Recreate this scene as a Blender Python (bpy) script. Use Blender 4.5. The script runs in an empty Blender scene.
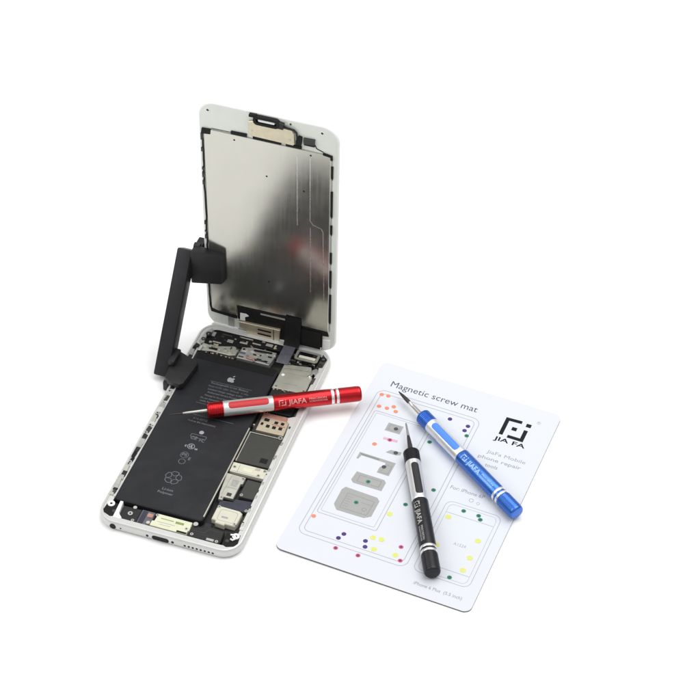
import bpy, bmesh, math, random
from mathutils import Vector, Matrix
random.seed(7)
S = 0.01                                   # everything below is written in centimetres
sc = bpy.context.scene
COL = sc.collection
pi = math.pi
LOC = {}

# ------------------------------------------------------------------ materials
def lin(c):
    return c/12.92 if c <= .04045 else ((c+.055)/1.055)**2.4
def mat(name, rgb, rough=.5, metal=0.0, spec=.5, var=.0, vscale=400, bump=0.0, bscale=3000, coat=0.0, vrough=0.0, stretch=None):
    """procedural Principled: colour and roughness broken up by noise, optional fine bump"""
    m = bpy.data.materials.new(name); m.use_nodes = True
    nt = m.node_tree; b = nt.nodes['Principled BSDF']
    b.inputs['Roughness'].default_value = rough
    b.inputs['Metallic'].default_value = metal
    b.inputs['Specular IOR Level'].default_value = spec
    b.inputs['Coat Weight'].default_value = coat
    b.inputs['Base Color'].default_value = (*rgb, 1)
    tc = nt.nodes.new('ShaderNodeTexCoord')
    mp = nt.nodes.new('ShaderNodeMapping')
    nt.links.new(tc.outputs['Object'], mp.inputs['Vector'])
    if stretch: mp.inputs['Scale'].default_value = stretch
    nz = nt.nodes.new('ShaderNodeTexNoise'); nz.inputs['Scale'].default_value = vscale
    nz.inputs['Detail'].default_value = 5
    nt.links.new(mp.outputs[0], nz.inputs['Vector'])
    if var > 0:
        mx = nt.nodes.new('ShaderNodeMix'); mx.data_type = 'RGBA'
        mx.inputs[6].default_value = (*[c*(1-var) for c in rgb], 1)
        mx.inputs[7].default_value = (*[min(1, c*(1+var)) for c in rgb], 1)
        nt.links.new(nz.outputs['Fac'], mx.inputs[0]); nt.links.new(mx.outputs[2], b.inputs['Base Color'])
    if vrough > 0:
        mr = nt.nodes.new('ShaderNodeMapRange')
        mr.inputs[3].default_value = max(.02, rough-vrough); mr.inputs[4].default_value = rough+vrough
        nt.links.new(nz.outputs['Fac'], mr.inputs[0]); nt.links.new(mr.outputs[0], b.inputs['Roughness'])
    if bump > 0:
        n2 = nt.nodes.new('ShaderNodeTexNoise'); n2.inputs['Scale'].default_value = bscale
        nt.links.new(mp.outputs[0], n2.inputs['Vector'])
        bp = nt.nodes.new('ShaderNodeBump'); bp.inputs['Strength'].default_value = bump
        bp.inputs['Distance'].default_value = .0002
        nt.links.new(n2.outputs['Fac'], bp.inputs['Height']); nt.links.new(bp.outputs[0], b.inputs['Normal'])
    return m
M = {}
M['table']   = mat('white_table', (.95, .95, .95), .9, spec=.0, var=.004, vscale=6)
M['alu']     = mat('silver_shell', (.60, .60, .585), .38, metal=.3, var=.05, vscale=250, vrough=.05)
M['alu2']    = mat('silver_ledge', (.42, .42, .40), .4, metal=.5, var=.25, vscale=350, vrough=.1)
M['floor']   = mat('tray_floor', (.035, .034, .033), .55, var=.4, vscale=300, spec=.3)
M['batt']    = mat('battery_black', (.0185, .0192, .0225), .38, spec=.24, var=.35, vscale=45, bump=6, bscale=55, vrough=.05)
M['battp']   = mat('battery_print', (.145, .15, .165), .6, spec=.2, var=.3, vscale=900)
M['battb']   = mat('battery_print_bright', (.32, .33, .35), .6, spec=.2)
M['black']   = mat('black_plastic', (.018, .018, .019), .45, spec=.3, var=.3, vscale=250, bump=.3, bscale=2500)
M['blackm']  = mat('black_matte', (.010, .010, .010), .6, spec=.2, var=.5, vscale=500)
M['clamp']   = mat('holder_black', (.017, .017, .019), .38, spec=.32, var=.25, vscale=200, bump=.5, bscale=3500)
M['chip']    = mat('chip_sticker', (.046, .047, .042), .5, spec=.3, var=.15, vscale=300)
M['navy']    = mat('flex_dark', (.03, .032, .05), .38, spec=.4, var=.4, vscale=300)
M['flexg']   = mat('flex_grey', (.12, .125, .15), .35, metal=.3, var=.4, vscale=350)
M['cream']   = mat('cream_tape', (.60, .585, .48), .6, spec=.25, var=.06, vscale=300)
M['nickel']  = mat('nickel_shield', (.56, .555, .49), .38, metal=.75, var=.12, vscale=300, vrough=.1)
M['steel']   = mat('steel', (.62, .62, .60), .28, metal=.95, var=.1, vscale=500, vrough=.08)
M['gold']    = mat('gold_shield', (.62, .56, .42), .38, metal=.7, var=.15, vscale=400)
M['copper']  = mat('copper_tint', (.45, .24, .19), .45, metal=.4, var=.3, vscale=500)
M['label']   = mat('connector_label', (.66, .67, .50), .6, spec=.2, var=.08, vscale=400)
M['olive']   = mat('olive_print', (.25, .30, .12), .6, spec=.2, var=.2, vscale=600)
M['glass']   = mat('white_bezel', (.72, .75, .69), .3, spec=.4, var=.05, vscale=120, vrough=.04)
M['edge']    = mat('white_frame_plastic', (.84, .85, .83), .35, spec=.4, var=.02)
M['lens']    = mat('lens_glass', (.005, .005, .008), .08, spec=.6)
M['paper']   = mat('mat_paper', (.655, .68, .725), .5, spec=.12, var=.008, vscale=40)
M['magnet']  = mat('mat_magnet_back', (.10, .10, .10), .7, spec=.2, var=.3, vscale=300)
M['pline']   = mat('print_line', (.40, .41, .43), .6, spec=.1)
M['ptext']   = mat('print_text', (.10, .10, .11), .6, spec=.1)
M['pfaint']  = mat('print_faint', (.34, .345, .36), .6, spec=.1)
M['plogo']   = mat('print_logo', (.016, .016, .018), .6, spec=.1)
M['pgrey']   = mat('print_grey', (.36, .365, .36), .6, spec=.1, var=.05, vscale=600)
M['pgrey2']  = mat('print_darker_grey', (.24, .245, .25), .6, spec=.1, var=.2, vscale=600)
M['dark']    = mat('dot_dark', (.05, .05, .06), .5)
for k, c in dict(orange=(.75, .26, .16), purple=(.085, .05, .19), green=(.03, .25, .15), pink=(.60, .10, .22), yellow=(.66, .68, .20), palepink=(.62, .42, .50)).items():
    M['dot_'+k] = mat('dot_'+k, c, .5, spec=.1, var=.1, vscale=900)
M['silver']  = mat('anodised_silver', (.76, .77, .77), .36, metal=.7, var=.04, vscale=900, vrough=.05, bump=.6, bscale=260)
M['white_ring'] = mat('white_ring', (.84, .84, .84), .25, metal=.75)
M['shaft']   = mat('shaft_steel', (.50, .49, .46), .28, metal=.95, var=.1, vscale=700)
M['shaftd']  = mat('shaft_dark', (.055, .05, .047), .35, metal=.6, var=.2, vscale=700)
M['red']     = mat('anodised_red', (.52, .016, .022), .25, metal=.85, var=.03, vscale=900, vrough=.015, coat=.1, bump=.6, bscale=260)
M['blue']    = mat('anodised_blue', (.050, .165, .58), .28, metal=.78, var=.03, vscale=900, vrough=.015, coat=.1, bump=.6, bscale=260)
M['blk']     = mat('anodised_black', (.020, .020, .023), .32, metal=.3, var=.1, vscale=900, vrough=.05, spec=.35, bump=.6, bscale=260)
M['redin']   = mat('red_inlay', (.56, .035, .04), .4, spec=.35)
M['bluein']  = mat('blue_inlay', (.08, .25, .78), .4, spec=.35)
M['blkin']   = mat('black_inlay', (.022, .022, .024), .45, spec=.35)
M['etch_r']  = mat('etched_text_pale', (.74, .30, .29), .5, metal=.2)
M['etch_b']  = mat('etched_text_blue', (.36, .55, .88), .5, metal=.2)
M['etch_k']  = mat('etched_text_grey', (.42, .42, .40), .5, metal=.2)

# brushed LCD shield: anisotropic-looking metal made with stretched noise on roughness and bump
def shield_mat():
    m = mat('lcd_shield', (.53, .523, .470), .2, metal=.97, var=.035, vscale=60)
    nt = m.node_tree; b = nt.nodes['Principled BSDF']
    tc = nt.nodes.new('ShaderNodeTexCoord'); mp = nt.nodes.new('ShaderNodeMapping')
    mp.inputs['Scale'].default_value = (900, 900, 25)
    nt.links.new(tc.outputs['Object'], mp.inputs['Vector'])
    n = nt.nodes.new('ShaderNodeTexNoise'); n.inputs['Scale'].default_value = 1.0; n.inputs['Detail'].default_value = 4
    nt.links.new(mp.outputs[0], n.inputs['Vector'])
    mr = nt.nodes.new('ShaderNodeMapRange'); mr.inputs[3].default_value = .13; mr.inputs[4].default_value = .21
    n2 = nt.nodes.new('ShaderNodeTexNoise'); n2.inputs['Scale'].default_value = 38; n2.inputs['Detail'].default_value = 6; n2.inputs['Roughness'].default_value = .7
    nt.links.new(tc.outputs['Object'], n2.inputs['Vector'])
    m2 = nt.nodes.new('ShaderNodeMapRange'); m2.inputs[1].default_value = .45; m2.inputs[2].default_value = .75; m2.inputs[3].default_value = 0; m2.inputs[4].default_value = .06
    nt.links.new(n2.outputs['Fac'], m2.inputs[0])
    ad = nt.nodes.new('ShaderNodeMath'); ad.operation = 'ADD'
    nt.links.new(n.outputs['Fac'], mr.inputs[0]); nt.links.new(mr.outputs[0], ad.inputs[0]); nt.links.new(m2.outputs[0], ad.inputs[1]); nt.links.new(ad.outputs[0], b.inputs['Roughness'])
    n3 = nt.nodes.new('ShaderNodeTexNoise'); n3.inputs['Scale'].default_value = 30; nt.links.new(tc.outputs['Object'], n3.inputs['Vector'])
    bp = nt.nodes.new('ShaderNodeBump'); bp.inputs['Strength'].default_value = .15; bp.inputs['Distance'].default_value = .0006
    nt.links.new(n3.outputs['Fac'], bp.inputs['Height']); nt.links.new(bp.outputs[0], b.inputs['Normal'])
    return m
M['shield'] = shield_mat()

# ------------------------------------------------------------------ mesh helpers
class MB:
    def __init__(s, xf=None): s.v = []; s.f = []; s.m = []; s.xf = xf; s.mats = []
    def mi(s, name):
        if name not in s.mats: s.mats.append(name)
        return s.mats.index(name)
    def add(s, verts, faces, m):
        o = len(s.v); k = s.mi(m)
        s.v += [tuple(p) for p in verts]
        for f in faces: s.f.append([i+o for i in f]); s.m.append(k)
    def prism(s, pts, z0, z1, m, inset=0.0):
        """polygon pts (x,y) extruded z0..z1; inset chamfers the top edge"""
        a = sum(pts[i][0]*pts[(i+1) % len(pts)][1]-pts[(i+1) % len(pts)][0]*pts[i][1] for i in range(len(pts)))
        if a < 0: pts = pts[::-1]
        n = len(pts)
        if inset > 0:
            ip = offset(pts, -inset)
            V = [(x, y, z0) for x, y in pts]+[(x, y, z1-inset) for x, y in pts]+[(x, y, z1) for x, y in ip]
            F = [[i, (i+1) % n, n+(i+1) % n, n+i] for i in range(n)]+[[n+i, n+(i+1) % n, 2*n+(i+1) % n, 2*n+i] for i in range(n)]
            F += [list(range(2*n, 3*n)), list(range(n))[::-1]]
        else:
            V = [(x, y, z0) for x, y in pts]+[(x, y, z1) for x, y in pts]
            F = [[i, (i+1) % n, n+(i+1) % n, n+i] for i in range(n)]+[list(range(n, 2*n)), list(range(n))[::-1]]
        s.add(V, F, m)
    def box(s, x0, y0, z0, x1, y1, z1, m, inset=0.0):
        s.prism([(x0, y0), (x1, y0), (x1, y1), (x0, y1)], z0, z1, m, inset)
    def sheet(s, pts, z, m):
        s.add([(x, y, z) for x, y in pts], [list(range(len(pts)))], m)
    def stroke(s, pts, w, z, m, closed=False, h=None):
        """a mitred line of width w laid at height z"""
        n = len(pts); L = []; R_ = []
        for i in range(n):
            p = Vector(pts[i])
            if closed or 0 < i < n-1:
                d0 = (p-Vector(pts[i-1])).normalized(); d1 = (Vector(pts[(i+1) % n])-p).normalized()
                n0 = Vector((-d0.y, d0.x)); n1 = Vector((-d1.y, d1.x)); nn = (n0+n1)
                if nn.length < 1e-6: nn = n0
                nn.normalize(); k = 1/max(.4, nn.dot(n0))
            else:
                d = (Vector(pts[1])-p if i == 0 else p-Vector(pts[i-1])).normalized(); nn = Vector((-d.y, d.x)); k = 1
            L.append(p+nn*w/2*k); R_.append(p-nn*w/2*k)
        V = [(q.x, q.y, z) for q in L]+[(q.x, q.y, z) for q in R_]
        F = [[n+i, n+(i+1) % n, (i+1) % n, i] for i in range(n if closed else n-1)]
        if h:
            k2 = len(V); V += [(x, y, z-h) for x, y, _ in V]
            F2 = []
            for i in range(n if closed else n-1):
                j = (i+1) % n
                F2 += [[i, j, k2+j, k2+i], [n+j, n+i, k2+n+i, k2+n+j]]
            if not closed: F2 += [[n, 0, k2, k2+n], [n-1, 2*n-1, k2+2*n-1, k2+n-1]]
            F += F2
        s.add(V, F, m)
    def disc(s, x, y, r, z, m, h=0, n=20):
        p = [(x+r*math.cos(2*pi*i/n), y+r*math.sin(2*pi*i/n)) for i in range(n)]
        if h: s.prism(p, z-h, z, m)
        else: s.sheet(p, z, m)
    def ring(s, x, y, r0, r1, z0, z1, m, n=24):
        V = []; F = []
        for i in range(n):
            c, d = math.cos(2*pi*i/n), math.sin(2*pi*i/n)
            V += [(x+r1*c, y+r1*d, z0), (x+r1*c, y+r1*d, z1), (x+r0*c, y+r0*d, z1), (x+r0*c, y+r0*d, z0)]
            j = (i+1) % n
            F += [[4*i, 4*j, 4*j+1, 4*i+1], [4*i+1, 4*j+1, 4*j+2, 4*i+2], [4*i+2, 4*j+2, 4*j+3, 4*i+3]]
        s.add(V, F, m)
    def tube(s, P, r, m, n=10):
        P = [Vector(p) for p in P]; V = []; F = []
        for i, p in enumerate(P):
            d = (P[min(i+1, len(P)-1)]-P[max(i-1, 0)]).normalized()
            a = d.orthogonal().normalized() if i == 0 else (a-d*a.dot(d)).normalized()
            b = d.cross(a)
            for k in range(n): V.append(p+a*r*math.cos(2*pi*k/n)+b*r*math.sin(2*pi*k/n))
        for i in range(len(P)-1):
            for k in range(n):
                F.append([i*n+k, i*n+(k+1) % n, (i+1)*n+(k+1) % n, (i+1)*n+k])
        F += [list(range(n))[::-1], list(range((len(P)-1)*n, len(P)*n))]
        s.add(V, F, m)
    def build(s, name, parent=None, smooth=None, bevel=0, kind=None, label=None):
        V = [Vector(s.xf(*p)) if s.xf else Vector(p) for p in s.v]
        lo = Vector([min(v[i] for v in V) for i in range(3)]); hi = Vector([max(v[i] for v in V) for i in range(3)])
        c = (lo+hi)/2
        if parent is None: c.z = lo.z
        me = bpy.data.meshes.new(name)
        me.from_pydata([((v-c)*S)[:] for v in V], [], s.f)
        for k in s.mats: me.materials.append(M[k])
        for p, k in zip(me.polygons, s.m): p.material_index = k
        me.update()
        if bevel:
            bm = bmesh.new(); bm.from_mesh(me)
            bmesh.ops.remove_doubles(bm, verts=bm.verts, dist=1e-7)
            bmesh.ops.recalc_face_normals(bm, faces=bm.faces)
            ed = [e for e in bm.edges if len(e.link_faces) == 2 and e.calc_face_angle(0) > math.radians(35)]
            bmesh.ops.bevel(bm, geom=ed, offset=bevel*S, segments=2, profile=.6, affect='EDGES', clamp_overlap=True)
            bm.to_mesh(me); bm.free()
        if smooth is not None:
            for p in me.polygons: p.use_smooth = True
            try: me.set_sharp_from_angle(angle=math.radians(smooth))
            except Exception: pass
        o = bpy.data.objects.new(name, me); COL.objects.link(o)
        pl = Vector(LOC[parent.name]) if parent else Vector((0, 0, 0))
        o.location = (c-pl)*S
        if parent: o.parent = parent
        LOC[o.name] = c
        if kind: o['kind'] = kind
        if label: o['label'] = label
        return o
def offset(pts, d):
    n = len(pts); out = []
    for i in range(n):
        p = Vector(pts[i]); d0 = (p-Vector(pts[i-1])); d1 = (Vector(pts[(i+1) % n])-p)
        d0.normalize(); d1.normalize()
        n0 = Vector((d0.y, -d0.x)); n1 = Vector((d1.y, -d1.x)); nn = n0+n1
        if nn.length < 1e-6: nn = n0.copy()
        nn.normalize(); k = d/max(.35, nn.dot(n0)); out.append((p.x+nn.x*k, p.y+nn.y*k))
    return out
def rr(x0, y0, x1, y1, r, n=6):
    P = []
    for cx, cy, a in ((x1-r, y0+r, -90), (x1-r, y1-r, 0), (x0+r, y1-r, 90), (x0+r, y0+r, 180)):
        for i in range(n+1):
            t = math.radians(a+90*i/n); P.append((cx+r*math.cos(t), cy+r*math.sin(t)))
    return P
def empty(name, loc, label, cat, group=None, rot=None):
    o = bpy.data.objects.new(name, None); COL.objects.link(o); o.empty_display_size = .01
    o.location = Vector(loc)*S
    if rot is not None: o.rotation_euler = rot
    o['label'] = label; o['category'] = cat
    if group: o['group'] = group
    LOC[o.name] = Vector(loc) if rot is None else Vector((0, 0, 0))
    return o
def text2d(txt, bold=0.0):
    """outline text as flat triangles: verts [(x,y)], faces, normalised so the text is 1 wide"""
    cu = bpy.data.curves.new('tmp', 'FONT'); cu.body = txt; cu.size = 1; cu.offset = 0 if 'M' in txt else bold; cu.resolution_u = 3
    o = bpy.data.objects.new('tmp', cu); COL.objects.link(o)
    me = o.to_mesh()
    V = [(v.co.x, v.co.y) for v in me.vertices]; F = [list(p.vertices) for p in me.polygons]
    o.to_mesh_clear(); bpy.data.objects.remove(o); bpy.data.curves.remove(cu)
    return V, F
def put_text(mb, txt, x0, x1, y, z, m, h=None, bold=0.0, angle=0.0):
    V, F = text2d(txt, bold)
    if not V: return
    lo = min(v[0] for v in V); w = max(v[0] for v in V)-lo
    sx = (x1-x0)/w; sy = sx if h is None else h/.7
    c, s = math.cos(angle), math.sin(angle)
    P = []
    for vx, vy in V:
        a, b = (vx-lo)*sx, vy*sy
        P.append((x0+a*c-b*s, y+a*s+b*c, z))
    mb.add(P, F, m)

# ------------------------------------------------------------------ the table
t = MB(); t.box(-250, -250, -2.0, 250, 250, 0, 'table')
tb = t.build('table', kind='structure')

# ================================================================== THE PHONE
W, H = 7.78, 15.81
phone = empty('smartphone', (W/2, H/2, 0), 'opened white smartphone lying on the table with its screen propped upright and its battery exposed', 'smartphone')

# back shell: lofted rounded tub with a ledge
sh = MB(); rings = [(.26, .0), (.12, .035), (.04, .11), (.005, .22), (0, .33), (.01, .44), (.05, .54), (.085, .585), (.11, .595), (.165, .60), (.185, .585), (.19, .545), (.46, .535), (.48, .51), (.48, .12)]
N0 = None
for ins, z in rings:
    P = rr(ins, ins, W-ins, H-ins, max(.25, 1.08-ins), 10); N0 = len(P)
    sh.v += [(x, y, z) for x, y in P]
sh.mi('alu'); sh.mi('floor'); sh.mi('alu2')
for k in range(len(rings)-1):
    for i in range(N0):
        sh.f.append([k*N0+i, k*N0+(i+1) % N0, (k+1)*N0+(i+1) % N0, (k+1)*N0+i]); sh.m.append(1 if k >= 13 else 0)
sh.f.append(list(range(N0))[::-1]); sh.m.append(0)
sh.f.append([(len(rings)-1)*N0+i for i in range(N0)]); sh.m.append(1)
shell = sh.build('back_shell', phone, smooth=30)

# openings along the bottom edge (axis along y)
def hole(xc, zc, rx, rz, m='blackm', y0=-.006, y1=.12, ins=0):
    mb = MB(xf=lambda a, b, c: (a, c, b))
    mb.prism(rr(xc-rx, zc-rz, xc+rx, zc+rz, min(rx, rz)*.98, 6), y0+ins, y1, m)
    return mb
hole(1.07, .31, .17, .17).build('audio_jack', shell)
hole(3.66, .30, .46, .14).build('charging_port', shell)
p = hole(1.50, .31, .045, .045)
for q in (2.95, 4.32): 
    a = hole(q, .31, .075, .075, 'alu2'); p.add(a.v, a.f, 'blackm')
p.build('edge_screws', shell)
p = MB()
for i in range(8):
    a = hole(4.98+i*.215, .30, .062, .062); p.add([(x, z, y) for x, y, z in [(a_, c_, b_) for a_, b_, c_ in a.v]], a.f, 'blackm')
p.v = [(x, z, y) for x, y, z in p.v]
# (each hole is a short dark plug set in the curved edge)
p.build('speaker_grille', shell)

# battery
b = MB()
b.prism(rr(.50, 1.60, 5.30, 13.35, .18, 4), .17, .56, 'batt', .05)
battery = b.build('battery', phone, smooth=40)
b = MB(); b.prism(rr(.62, 12.75, 5.18, 13.30, .05, 2), .561, .575, 'blackm'); b.build('top_tape', battery)
b = MB(); b.prism([(5.24, 1.9), (5.30, 1.9), (5.33, 8.6), (5.27, 8.6)], .45, .585, 'nickel'); b.build('battery_side_strip', battery)
Z = .5635
g = MB()
# fruit emblem with bite and leaf
cx, cy, s = 3.10, 11.72, .20
pts = []
for i in range(40):
    a = 2*pi*i/40+pi/2
    r = s*(1.0+.10*math.cos(2*a)-.05*math.cos(4*(a))-.16*math.exp(-((a-pi/2) % (2*pi))**2*9)-.16*math.exp(-((pi/2-a) % (2*pi))**2*9)-.08*math.exp(-(a-3*pi/2)**2*14))
    x, y = r*math.cos(a), r*1.05*math.sin(a)
    d = math.hypot(x-.235, y-.03)
    if d < .115: 
        k = .115/max(d, 1e-4); x, y = .235+(x-.235)*k, .03+(y-.03)*k
        x = min(x, .235-.02)
    pts.append((cx+x, cy+y))
g.sheet(pts, Z, 'battb')
g.sheet([(cx+.0, cy+.235), (cx+.015, cy+.30), (cx+.07, cy+.36), (cx+.115, cy+.37), (cx+.10, cy+.30), (cx+.05, cy+.245)], Z, 'battb')
g.build('emblem_print', battery)
g = MB()
rows = [("Rechargeable Li-ion Battery", 2.15, 4.30, 11.12), ("Model A1524  3.82V  2915mAh  11.1Wh", 2.10, 4.38, 10.86), ("Limited charge voltage 4.35V", 2.15, 4.15, 10.62),
        ("Authorized Service Provider Only", 2.20, 4.35, 10.38), ("Potential for fire or burning", 2.15, 3.60, 10.12), ("Do not disassemble, puncture", 2.0, 3.7, 9.88),
        ("crush, heat or burn", 2.05, 3.2, 9.66), ("Follow the instructions", 2.00, 3.55, 8.05), ("616-0772", 2.2, 3.0, 8.28)]
for tx, a, c, y in rows: put_text(g, tx, a, c, y, Z, 'battp', h=.13, bold=.01)
g.stroke([(2.05, 11.30), (4.45, 11.32)], .02, Z, 'battp'); g.stroke([(2.02, 8.60), (4.40, 8.62)], .02, Z, 'battp'); g.stroke([(1.9, 9.50), (3.6, 9.50)], .02, Z, 'battp')
g.build('rating_text', battery); g = MB()
put_text(g, "Li-ion", 2.55, 3.15, 2.98, Z, 'battp', h=.16, bold=.02); put_text(g, "Polymer", 2.40, 3.25, 2.72, Z, 'battp', h=.15, bold=.02)
g.build('chemistry_text', battery)
g = MB()   # certification marks, from the top down
g.disc(3.02, 7.45, .13, Z, 'battb'); g.stroke(rr(2.55, 7.0, 3.4, 7.22, .05, 2), .03, Z, 'battp', True)
put_text(g, "CE", 2.60, 2.95, 6.85, Z, 'battp', h=.22, bold=.02); put_text(g, "FC", 3.1, 3.4, 6.80, Z, 'battp', h=.20, bold=.02)
put_text(g, "c", 2.52, 2.62, 6.22, Z, 'battb', h=.2, bold=.03); g.ring(2.86, 6.32, .17, .20, Z-.002, Z+.001, 'battb'); put_text(g, "UL", 2.75, 2.97, 6.23, Z+.0005, 'battb', h=.2, bold=.04)
put_text(g, "us", 3.10, 3.26, 6.16, Z, 'battb', h=.15, bold=.03)
put_text(g, "PS", 2.62, 2.9, 5.55, Z, 'battp', h=.2, bold=.02); g.ring(2.76, 5.63, .20, .225, Z-.002, Z+.001, 'battp'); g.ring(2.80, 5.15, .16, .19, Z-.002, Z+.001, 'battp')
put_text(g, "E", 3.05, 3.17, 5.35, Z, 'battp', h=.2, bold=.02)
g.build('certification_marks', battery)
g = MB()   # five-loop recycling mark
for k in range(5):
    a0 = 2*pi*k/5+pi/2
    P = []
    for i in range(9):
        tt = a0-.72+1.3*i/8; r = .44-.16*math.cos((i/8-.5)*2*pi)*0+(.0 if 1 < i < 7 else -.06)
        P.append((2.80+r*math.cos(tt), 3.92+r*math.sin(tt)))
    g.stroke(P, .035, Z, 'battp')
    P2 = [(2.80+.20*math.cos(a0-.5), 3.92+.20*math.sin(a0-.5)), (2.80+.13*math.cos(a0), 3.92+.13*math.sin(a0)), (2.80+.20*math.cos(a0+.5), 3.92+.20*math.sin(a0+.5)), (2.80+.36*math.cos(a0+.62), 3.92+.36*math.sin(a0+.62))]
    g.stroke(P2, .03, Z+.0006, 'battp')
    g.stroke([(2.80+.36*math.cos(a0-.62), 3.92+.36*math.sin(a0-.62)), (2.80+.20*math.cos(a0-.5), 3.92+.20*math.sin(a0-.5))], .03, Z+.0003, 'battp')
g.build('recycling_mark', battery)

# logic board column on the right
b = MB(); b.prism([(5.40, 5.35), (7.27, 5.35), (7.27, 14.9), (5.75, 14.9), (5.75, 13.3), (5.40, 13.0)], .14, .30, 'floor'); board = b.build('logic_board', phone)
def part(name, pts, z0, z1, m, parent, ins=.02, **k):
    mb = MB(); mb.prism(pts, z0, z1, m, ins); return mb.build(name, parent, **k)
Q = part('large_chip_cover', [(5.42, 6.22), (7.20, 6.26), (7.24, 8.42), (5.40, 8.38)], .30, .46, 'chip', board)
mb = MB(); mb.stroke([(5.41, 6.22), (5.41, 8.44), (7.20, 8.48)], .05, .475, 'nickel', h=.10); mb.stroke([(7.22, 8.05), (7.24, 6.3)], .05, .475, 'nickel', h=.10); mb.build('cover_frame', board)
q = part('card_slot', [(5.62, 8.68), (7.18, 8.72), (7.14, 10.10), (5.60, 10.05)], .30, .50, 'gold', board, .03)
mb = MB()
for x, y, w, h_ in ((6.15, 9.12, .20, .22), (6.50, 9.12, .20, .22), (6.85, 9.15, .20, .22), (6.50, 9.50, .20, .20), (6.85, 9.52, .18, .20), (5.95, 9.55, .28, .22), (6.15, 9.86, .22, .14), (5.80, 9.2, .14, .20)):
    mb.prism(rr(x-w/2, y-h_/2, x+w/2, y+h_/2, .03, 2), .498, .504, 'blackm')
mb.build('slot_openings', board)
mb = MB(); mb.prism([(5.64, 9.72), (7.12, 9.76), (7.12, 10.03), (5.64, 10.0)], .502, .508, 'copper'); mb.prism([(6.3, 9.28), (7.05, 9.28), (7.05, 9.36), (6.3, 9.36)], .502, .507, 'copper'); mb.build('slot_red_reflection', board)  # red screwdriver's reflection on the slot shield, painted as copper-coloured strips
mb = MB(); mb.disc(7.08, 8.52, .13, .50, 'steel', .2); mb.disc(7.08, 8.52, .05, .504, 'blackm', .01); mb.build('board_screw', board)
part('shield_strip', [(5.36, 5.40), (7.24, 5.42), (7.27, 6.10), (5.34, 6.08)], .30, .50, 'cream', board)
part('silver_bracket', [(5.30, 5.24), (6.34, 5.22), (6.34, 4.75), (6.24, 4.72), (6.22, 3.62), (5.72, 3.60), (5.72, 3.38), (5.50, 3.38), (5.46, 3.62), (5.40, 3.9)], .30, .49, 'nickel', phone)
part('square_chip', [(6.42, 3.92), (7.20, 3.94), (7.24, 5.18), (6.44, 5.18)], .18, .44, 'chip', phone)
part('antenna_flex', [(5.60, 2.98), (7.24, 3.02), (7.24, 3.82), (6.3, 3.72), (6.26, 3.50), (5.78, 3.44), (5.60, 3.30)], .18, .40, 'navy', phone)
part('vibration_motor', [(5.66, 1.98), (5.90, 1.95), (5.92, 1.80), (6.42, 1.76), (6.44, 1.86), (6.96, 1.86), (7.02, 2.10), (7.04, 2.80), (6.86, 2.92), (5.80, 2.94), (5.66, 2.80)], .18, .52, 'cream', phone, .04)
part('loudspeaker', [(4.92, .50), (6.62, .50), (6.66, .72), (6.60, 1.40), (5.86, 1.46), (5.84, 1.66), (5.45, 1.66), (5.45, 1.30), (4.92, 1.15)], .15, .50, 'black', phone, .04)
mb = MB(); mb.disc(5.05, 1.36, .13, .53, 'steel', .3); mb.build('speaker_screw', phone)
q = part('charging_connector', [(2.86, .54), (4.84, .54), (4.84, .80), (4.90, .82), (4.86, 1.40), (3.02, 1.40), (2.98, .9), (2.86, .88)], .20, .52, 'label', phone, .02)
mb = MB(); mb.box(3.25, 1.12, .521, 3.95, 1.17, .524, 'olive'); mb.box(4.05, 1.05, .521, 4.50, 1.20, .524, 'olive'); mb.box(3.15, .88, .521, 4.1, .91, .524, 'pfaint'); mb.box(3.3, .74, .521, 3.9, .765, .524, 'pfaint'); mb.box(4.2, .80, .521, 4.55, .95, .524, 'label')
mb.box(4.30, .55, .521, 4.83, .66, .53, 'blackm'); mb.build('connector_print', q)
mb = MB(); mb.prism([(1.10, 1.42), (2.1, 1.45), (2.1, .44), (1.7, .40), (1.35, .50), (1.12, .72)], .15, .42, 'black', .03); mb.build('microphone_bracket', phone)
mb = MB(); mb.disc(1.62, 1.0, .13, .46, 'steel', .1); mb.disc(1.62, 1.0, .05, .463, 'blackm', .01); mb.disc(1.72, 1.42, .10, .50, 'steel', .2); mb.build('bracket_screw', phone)
mb = MB(); mb.prism([(2.12, 1.46), (2.84, 1.46), (2.84, .60), (2.5, .46), (2.12, .46)], .15, .45, 'flexg', .03); mb.box(2.2, .5, .45, 2.45, 1.4, .47, 'navy'); mb.disc(2.72, .70, .10, .49, 'gold', .05); mb.box(2.5, 1.05, .45, 2.8, 1.3, .48, 'copper', .01); mb.build('microphone_flex', phone)
# corner pockets
for (x, y, mir) in ((.60, 1.02, 1), (7.18, 1.02, -1)):
    mb = MB(); mb.prism([(x-.38*mir, y-.42), (x+.15*mir, y-.62), (x+.42*mir, y-.50), (x+.42*mir, y+.30), (x-.30*mir, y+.36)], .30, .552, 'blackm', .02)
    mb.build('corner_bracket', phone)
    mb = MB(); mb.ring(x-.10*mir, y+.18, .07, .19, .40, .60, 'edge'); mb.disc(x-.10*mir, y+.18, .08, .56, 'blackm', .05); mb.disc(x+.22*mir, y-.22, .10, .565, 'chip', .05); mb.build('corner_screw', phone)
part('bottom_plastic', [(1.02, 1.55), (1.12, .74), (1.36, .50), (1.3, .40), (.9, .42), (.86, 1.55)], .2, .57, 'edge', phone)
mb = MB(); mb.tube([(7.10, .92, .62), (7.22, .86, .64), (7.30, .96, .64), (7.28, 1.12, .64), (7.16, 1.22, .63), (7.00, 1.20, .6)], .05, 'edge'); mb.build('white_hook', phone)

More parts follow.
